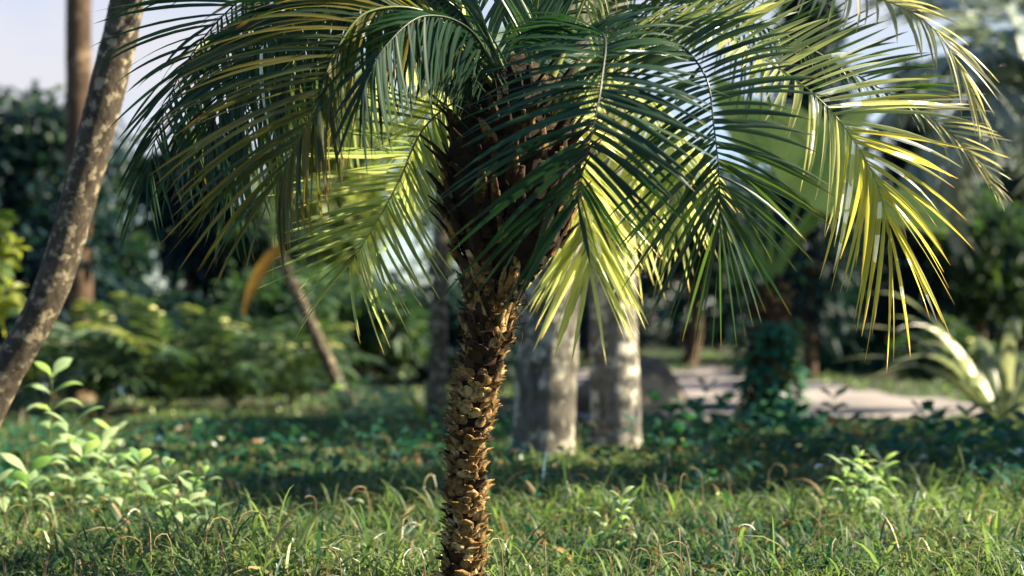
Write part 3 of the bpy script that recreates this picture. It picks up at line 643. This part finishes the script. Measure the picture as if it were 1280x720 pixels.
# ivy clad palm right
b = G(962, 538); h = 1.42; bd = b[1]
iv = palm(b, 'squat reddish brown trunk wrapped in ivy, topped by big lime paddle leaves', h, .19, .15, (.04, 0), dark_f, 0, 'boot', name='ivy_clad_tree', flare=1.1)
iv['category'] = 'tree'
for (c, w, blade) in (([(965, 350), (992, 300), (1030, 245), (1060, 205)], .055, (1082, 258, 940, 125, .8)), ([(966, 350), (1005, 292), (1045, 262), (1085, 252)], .03, (1075, 250, 1190, 290, .35)), ([(964, 352), (935, 290), (880, 262)], .03, (885, 262, 800, 300, .42)), ([(965, 350), (962, 270), (955, 200)], .03, (955, 205, 890, 90, .35)), ([(965, 350), (985, 290), (1010, 220)], .03, (1010, 225, 1090, 120, .42))):
    mb = MB(); pts = spline([P(x, y, bd+.05)-b for x, y in c], 16)[0]; tube(mb, pts, np.linspace(w, w*.5, 16), 8); st = mb.build('leaf_stalk', M['banana'], iv)
    x0, y0, x1, y1, bw = blade; p0 = P(x0, y0, bd-.25)-b; p1 = P(x1, y1, bd+.3)-b
    mb = MB(); ribbons(mb, p0[None], ((p0+p1)/2+[0, 0, .12])[None], p1[None], np.array([[.8, .2, .6]]), np.array([bw]), np.array([.7]), 22, .25, 'leaflet'); mb.V[-1] += rng.normal(0, .012, mb.V[-1].shape); bl_ = mb.build('leaf_blade', M['paddle'], iv)
    mb = MB(); tt_ = np.linspace(0, 1, 14)[:, None]; kk = (p0+p1)/2+[0, 0, .12]; tube(mb, (1-tt_)**2*p0+2*tt_*(1-tt_)*kk+tt_**2*p1, np.linspace(w*.4, .006, 14), 6); mb.build('leaf_rib', M['midrib_lime'], bl_)
mb = MB(); n = 900; zz = rng.random(n)**1.2*1.0; a = rng.random(n)*6.28; r = .18+.06*rng.random(n)+.04*np.sin(a*3+zz*7)
O = np.stack([np.cos(a)*r, np.sin(a)*r, zz+.02], -1); dr = np.stack([np.cos(a), np.sin(a), -.5+0*a], -1)+rng.normal(0, .3, (n, 3)); l = .06+.06*rng.random(n)
ribbons(mb, O, O+dr*(l*.5)[:, None]+[0, 0, .01], O+dr*l[:, None], np.stack([-np.sin(a), np.cos(a), 0*a], -1), l/1.2, rng.random(n), 5, .3, 'leaf')
mb.build('ivy', M['ivy'], iv)
mb = MB()
for i in range(60):
    a = i*2.4; z = .45+i*.015; dr = np.array([math.cos(a), math.sin(a), 0]); bb = dr*.14+[0, 0, z]
    tube(mb, [bb, bb+dr*.05+[0, 0, .06], bb+dr*.1+[0, 0, .13]], [.05, .04, .012], 6, .5, 0, flat=.35, side=np.array([-dr[1], dr[0], 0]))
mb.build('old_leaf_bases', M['boot'], iv)
# boulder
b = G(785, 514)
root = None
mb = MB(); th = np.linspace(0, np.pi, 22); ph = np.linspace(0, 2*np.pi, 36, endpoint=False); TH, PH = np.meshgrid(th, ph, indexing='ij')
nx = np.sin(TH)*np.cos(PH); ny = np.sin(TH)*np.sin(PH); nz = np.cos(TH); rr_ = 1+.07*np.sin(3*PH+2*TH)+.06*np.sin(5*TH+PH*2)+.03*np.sin(9*PH+4*TH)
V = np.stack([nx*rr_*.62, ny*rr_*.5, nz*rr_*.50+.06], -1).reshape(-1, 3); i = np.arange(21)[:, None]*36; j = np.arange(36)[None, :]
mb.add(V, np.stack([i+j, i+36+j, i+36+(j+1) % 36, i+(j+1) % 36], -1).reshape(-1, 4), .5, .5)
o = mb.build('boulder', M['rock']); o.location = Vector([float(v) for v in b]); tag(o, 'rounded brown boulder lying at the edge of the sandy path', 'boulder')
# strap plants right
b = G(1255, 536)
straps(b, 'pale strap leaved lily clump at the right edge', 22, 1.35, .12, 'strap', 'lily_clump', rise=1.3, az=[3.0, 2.5, 2.1, 1.6, 1.0, .4, 3.6, 4.5, 5.2])
# right blurred pale palm
b = np.array([6.5, 16.4, 0]); b[2] = gz(*b[:2])
palm(b, 'silvery grey palm with pale drooping fronds at the right edge', 3.6, .14, .12, (-.55, 0), grey_f, 20, 'grey_bark', name='silver_palm', tilt=(-.9, 1.0))
b = np.array([8.9, 21.5, 0])
palm(b, 'taller silvery palm farther back behind the right edge palm', 5.6, .16, .13, (-.2, 0), grey_f, 14, 'grey_bark', name='silver_palm', tilt=(-.9, 1.0))

# ferny cycads along the left
cyc = [(40, 512, 1.0, 'leftmost feathery cycad bush beneath the leaning trunk', 15), (130, 520, 1.05, 'feathery cycad bush directly right of the leaning trunk', 16), (212, 524, 1.0, 'bright topped feathery cycad bush below the lilac sky gap', 16), (292, 520, .95, 'feathery cycad bush below the orange dead leaf', 15), (365, 512, .9, 'feathery cycad bush left of the slim leaning stem', 14), (250, 496, 1.15, 'taller feathery cycad in the second row of the left thicket', 14), (120, 490, 1.2, 'tall feathery cycad at the back beside the dark straight trunk', 14), (480, 488, .9, 'small feathery cycad right of the slim leaning stem', 12)]
for (px, py, s, lab, nf) in cyc:
    b = G(px, py-6); root = empty('cycad', b, lab, 'cycad', 'cycads in the left thicket')
    for i in range(nf):
        o = tree_copy(fern_lit[i % 2] if (i == 1 or rng.random() < .13) else fern_f[i % 3], root); o.location = (0, 0, .05); o.rotation_euler = (0, -(.95-1.0*i/nf), i*2.4+rng.normal(0, .2)); q = s*1.2*(.8+.3*rng.random()); o.scale = (q, q, q)
for o in protos:
    for ch in list(o.children): bpy.data.objects.remove(ch)
    bpy.data.objects.remove(o)

# shrubs and trees of the background
B = broadleaf
def GD(px, d): return np.array([(px-640)/FPX*d, d, float(gz((px-640)/FPX*d, d))])
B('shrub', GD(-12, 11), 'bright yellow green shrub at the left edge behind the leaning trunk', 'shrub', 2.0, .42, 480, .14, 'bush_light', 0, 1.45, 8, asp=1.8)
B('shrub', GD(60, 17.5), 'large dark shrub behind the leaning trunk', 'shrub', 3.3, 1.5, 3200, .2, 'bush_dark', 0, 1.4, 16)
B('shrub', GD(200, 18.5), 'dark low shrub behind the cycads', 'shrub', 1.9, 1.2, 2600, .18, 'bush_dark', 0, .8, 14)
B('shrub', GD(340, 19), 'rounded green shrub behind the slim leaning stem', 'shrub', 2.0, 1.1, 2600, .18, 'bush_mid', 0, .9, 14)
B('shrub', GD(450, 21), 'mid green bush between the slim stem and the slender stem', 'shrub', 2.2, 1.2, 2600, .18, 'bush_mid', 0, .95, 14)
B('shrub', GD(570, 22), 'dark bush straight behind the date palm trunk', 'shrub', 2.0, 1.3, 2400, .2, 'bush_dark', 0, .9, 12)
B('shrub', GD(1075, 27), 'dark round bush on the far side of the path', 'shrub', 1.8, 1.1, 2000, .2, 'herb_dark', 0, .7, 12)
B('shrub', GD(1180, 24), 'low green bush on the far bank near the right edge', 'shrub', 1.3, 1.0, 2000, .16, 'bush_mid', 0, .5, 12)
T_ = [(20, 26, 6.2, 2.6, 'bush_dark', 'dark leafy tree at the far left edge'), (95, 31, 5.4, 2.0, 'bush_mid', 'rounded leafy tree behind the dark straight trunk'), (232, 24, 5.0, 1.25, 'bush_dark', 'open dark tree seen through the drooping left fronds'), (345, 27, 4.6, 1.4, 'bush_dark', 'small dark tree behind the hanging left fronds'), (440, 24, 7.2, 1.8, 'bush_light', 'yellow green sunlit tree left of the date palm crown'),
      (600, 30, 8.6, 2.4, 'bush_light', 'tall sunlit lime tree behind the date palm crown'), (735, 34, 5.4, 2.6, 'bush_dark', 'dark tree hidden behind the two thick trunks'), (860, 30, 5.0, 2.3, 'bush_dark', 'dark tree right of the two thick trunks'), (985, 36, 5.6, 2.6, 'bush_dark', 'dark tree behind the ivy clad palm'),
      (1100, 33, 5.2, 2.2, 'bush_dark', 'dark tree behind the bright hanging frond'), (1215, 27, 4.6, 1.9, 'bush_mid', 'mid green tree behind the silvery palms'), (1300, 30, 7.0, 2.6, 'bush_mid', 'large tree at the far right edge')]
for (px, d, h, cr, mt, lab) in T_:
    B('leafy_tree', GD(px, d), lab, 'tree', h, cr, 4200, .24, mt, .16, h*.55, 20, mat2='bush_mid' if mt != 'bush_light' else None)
# columnar dark trees at top right
for (px, d, h, cr, lab) in ((1012, 24, 7.6, .8, 'dark columnar tree rising out of the top of the picture'), (1141, 26, 5.8, .5, 'narrower dark columnar tree with its pointed top in view')):
    root = empty('columnar_tree', GD(px, d), lab, 'tree')
    mb = MB(); tube(mb, [[0, 0, -.05], [0, 0, h*.5], [0, 0, h*.97]], [.13, .09, .02], 10); mb.build('trunk', M['dark_bark'], root)
    cb = MB(); zc = np.linspace(1.0, h-.3, 26); rc = cr*np.interp(zc/h, [0, .2, .5, .85, 1], [.6, 1, 1, .6, .15])
    cs = [np.array([rng.normal(0, .18)*r, rng.normal(0, .18)*r, z]) for z, r in zip(zc, rc)]; leaves_cloud(cb, cs, rc, 5200, .26, .7, 0, 3.2, .4)
    cb.build('crown', M['bush_dark'], root)
# far woods, one mass
mb = MB(); cs = []; rs = []
for i in range(150):
    d = 42+16*rng.random(); x = (rng.random()*2-1)*d*.5; top = 3.6+1.4*math.sin(x*.25)+1.0*math.sin(x*.7+1)
    top *= 1-.75*math.exp(-((x/d+.24)/.045)**2); cs.append(np.array([x, d, rng.random()*top])); rs.append(1.1+.9*rng.random())
leaves_cloud(mb, cs, rs, 26000, .5, .9, 0, 1.9, .3)
tag(mb.build('far_woods', M['bush_dark']), 'blurred dark wood closing the view beyond the clearing', 'woods', kind='stuff')

# shade giving canopy trees right of the picture
B('canopy_tree', np.array([9.0, 10.4, 0]), 'broad canopy tree standing right of the path', 'tree', 5.6, 2.8, 3000, .26, 'bush_mid', .2, 4.2, 24)
B('canopy_tree', np.array([9.6, 13.8, 0]), 'slim canopy tree behind the broad canopy tree', 'tree', 10.0, 2.7, 6000, .26, 'bush_mid', .18, 8.0, 20)
B('canopy_tree', np.array([9.6, 8.4, 0]), 'tall slender canopy tree nearest the viewer on the right', 'tree', 10.2, 1.1, 1500, .24, 'bush_mid', .15, 8.0, 14)

# leafy weeds
def ground_cover():
    mb = MB(); n = 2600; 
    d = 7.2+4.8*rng.random(400)**.8; x = (rng.random(400)*2-1)*d*.38; keep = (~on_path(x, d)) & (rng.random(400) < np.where(d > 9, .4, .25)); d = d[keep]; x = x[keep]
    k = rng.integers(0, len(d), n); px = x[k]+rng.normal(0, .13, n); py = d[k]+rng.normal(0, .13, n); ok = ~on_path(px, py-.1); px = px[ok]; py = py[ok]; n = len(px)
    O = np.stack([px, py, gz(px, py)+.04+.2*rng.random(n)**1.3], -1); a = rng.random(n)*6.283; dr = np.stack([np.cos(a), np.sin(a), rng.normal(0, .35, n)], -1); l = .035+.075*rng.random(n)
    ribbons(mb, O, O+dr*(l*.5)[:, None]+np.array([0, 0, .015]), O+dr*l[:, None]-np.array([0, 0, .01]), np.stack([-np.sin(a), np.cos(a), rng.normal(0, .3, n)], -1), l/1.9, rng.random(n), 5, .3, 'leaf')
    tag(mb.build('ground_cover', M['herb_dark']), 'low broad leaved ground cover scattered through the shaded grass', 'ground cover', kind='stuff')
ground_cover()
mb = MB(); n = 520; d = 4.6+8.5*rng.random(n); x = (rng.random(n)*2-1)*d*.38; O = np.stack([x, d, gz(x, d)+.02+.07*rng.random(n)], -1)
a = rng.random(n)*6.283; dr = np.stack([np.cos(a), np.sin(a), rng.normal(0, .25, n)], -1); l = .05+.08*rng.random(n)
ribbons(mb, O, O+dr*(l*.5)[:, None]+np.array([0, 0, .02]), O+dr*l[:, None], np.stack([-np.sin(a), np.cos(a), rng.normal(0, .4, n)], -1), l/2.4, rng.random(n), 6, .5, 'leaf')
tag(mb.build('leaf_litter', M['litter']), 'curled brown fallen leaves lying among the grass', 'leaf litter', kind='stuff')
herb(G(62, 640), 'tall pale green broadleaf seedling standing in the left foreground grass', .70, 7, .155, 'herb', nst=1)
herb(G(128, 640), 'short leafy seedling just right of the tallest tallest seedling', .36, 4, .12, 'herb', nst=2, spread=.06)
herb(G(170, 655), 'bushy pale seedling with drooping leaves in the left grass', .30, 5, .11, 'herb', nst=4, spread=.09)
herb(G(218, 690), 'bright lime seedling between the bushy seedling and the thin end seedling', .34, 6, .10, 'herb', nst=3, spread=.06)
herb(G(92, 652), 'leafy seedling filling the gap between the tallest seedling and the short one', .46, 5, .14, 'herb', nst=3, spread=.08)
herb(G(142, 632), 'seedling with wide pale leaves behind the bushy one', .40, 5, .13, 'herb', nst=3, spread=.10)
herb(G(252, 662), 'thin seedling at the right end of the left foreground row', .27, 5, .09, 'herb', nst=2, spread=.05)
herb(G(1105, 640), 'leafy weed just right of the upright bright weed', .26, 5, .11, 'herb', nst=4, spread=.1, name='weed', width=3)
herb(G(35, 668), 'low broad leaved seedling at the left edge', .26, 4, .15, 'herb', nst=3, spread=.12)
herb(G(1075, 668), 'upright bright narrow leaved weed in the right foreground grass', .36, 8, .11, 'herb', nst=3, spread=.05, width=3.6, name='weed')
herb(G(778, 700), 'slim green weed with small leaves right of the date palm trunk', .28, 8, .07, 'herb', nst=2, spread=.04, width=3, name='weed')
herb(G(880, 545), 'small shaded weed standing before the sandy path', .42, 6, .12, 'herb_dark', nst=2, spread=.1, name='weed')
wl = [(455, 545, 'low dark leafy weed patch behind the grass left of the trunk'), (505, 540, 'leafy weed next to the strap leaved clump'), (905, 560, 'broad leafy weed left of the ivy clad palm'), (995, 590, 'dark leafy weed in front of the ivy clad palm'), (1045, 572, 'leafy weed right of the ivy clad palm foot'),
      (1160, 585, 'dark leafy weed in the shaded grass on the right'), (1225, 575, 'large dark weed near the lily clump'), (1262, 600, 'dark weed at the right edge'), (860, 585, 'small weed right of the thick trunks'), (1190, 610, 'shaded weed nearest the viewer at right'), (430, 525, 'weed at the foot of the slim leaning stem'), (820, 560, 'weed at the foot of the pale thick trunk')]
for (px, py, lab) in wl:
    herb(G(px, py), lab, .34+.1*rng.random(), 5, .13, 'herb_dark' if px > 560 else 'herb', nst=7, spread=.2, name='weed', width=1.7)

# ---------------------------------------------------------------- light, sky, camera
sc = bpy.context.scene
AZ = R(87)          # compass-like angle from +Y towards +X
EL = R(38)
sd = Vector((math.sin(AZ)*math.cos(EL), math.cos(AZ)*math.cos(EL), math.sin(EL)))
sun = bpy.data.lights.new('sun', 'SUN'); sun.energy = 5.0; sun.angle = R(.5); sun.color = (1, .88, .62)
so = bpy.data.objects.new('sun', sun); C.objects.link(so); so.rotation_euler = sd.to_track_quat('Z', 'Y').to_euler(); so.location = (20, 0, 20)
w = bpy.data.worlds.new('World'); sc.world = w; w.use_nodes = True; nt = w.node_tree; nt.nodes.clear(); N = nt.nodes.new; L = nt.links.new
sk = N('ShaderNodeTexSky'); sk.sky_type = 'NISHITA'; sk.sun_disc = False; sk.sun_elevation = EL; sk.sun_rotation = AZ; sk.dust_density = .3; sk.ozone_density = 3.5
tc = N('ShaderNodeTexCoord'); mp = N('ShaderNodeMapping'); mp.inputs['Scale'].default_value = (1, 1, 2.5); L(tc.outputs['Generated'], mp.inputs[0])
no = N('ShaderNodeTexNoise'); no.inputs['Scale'].default_value = 2.2; no.inputs['Detail'].default_value = 7; L(mp.outputs[0], no.inputs['Vector'])
rp = N('ShaderNodeValToRGB'); rp.color_ramp.elements[0].position = .38; rp.color_ramp.elements[1].position = .60; L(no.outputs['Fac'], rp.inputs[0])
sx = N('ShaderNodeSeparateXYZ'); L(tc.outputs['Generated'], sx.inputs[0])      # cloud bank low in the north, clear sky elsewhere
m1 = N('ShaderNodeMapRange'); m1.inputs[1].default_value = .62; m1.inputs[2].default_value = .30; L(sx.outputs['Z'], m1.inputs[0])
m2 = N('ShaderNodeMapRange'); m2.inputs[1].default_value = .0; m2.inputs[2].default_value = .6; L(sx.outputs['Y'], m2.inputs[0])
m3 = N('ShaderNodeMath'); m3.operation = 'MULTIPLY'; L(m1.outputs[0], m3.inputs[0]); L(m2.outputs[0], m3.inputs[1])
m4 = N('ShaderNodeMath'); m4.operation = 'MULTIPLY'; L(m3.outputs[0], m4.inputs[0]); L(rp.outputs[0], m4.inputs[1])
mx = N('ShaderNodeMix'); mx.data_type = 'RGBA'; mx.clamp_result = False; L(m4.outputs[0], mx.inputs[0]); L(sk.outputs[0], mx.inputs[6]); mx.inputs[7].default_value = (4.0, 4.0, 4.35, 1)
bg = N('ShaderNodeBackground'); bg.inputs[1].default_value = .05; L(mx.outputs[2], bg.inputs[0]); wo = N('ShaderNodeOutputWorld'); L(bg.outputs[0], wo.inputs[0])
cam = bpy.data.cameras.new('camera'); co = bpy.data.objects.new('camera', cam); C.objects.link(co); sc.camera = co
cam.lens = 50.0; cam.sensor_width = 36; co.location = (0, 0, H); co.rotation_euler = (math.pi/2+PITCH, 0, 0); cam.clip_end = 3000; cam.clip_start = .05
cam.dof.use_dof = True; cam.dof.focus_distance = 4.75; cam.dof.aperture_fstop = 1.25; cam.dof.aperture_blades = 7
vs = sc.view_settings; vs.view_transform = 'Standard'; vs.look = 'None'; vs.exposure = 2.05; vs.gamma = 1
sc.cycles.use_denoising = True; sc.cycles.max_bounces = 6; sc.cycles.diffuse_bounces = 3; sc.cycles.transmission_bounces = 4; sc.cycles.caustics_reflective = False
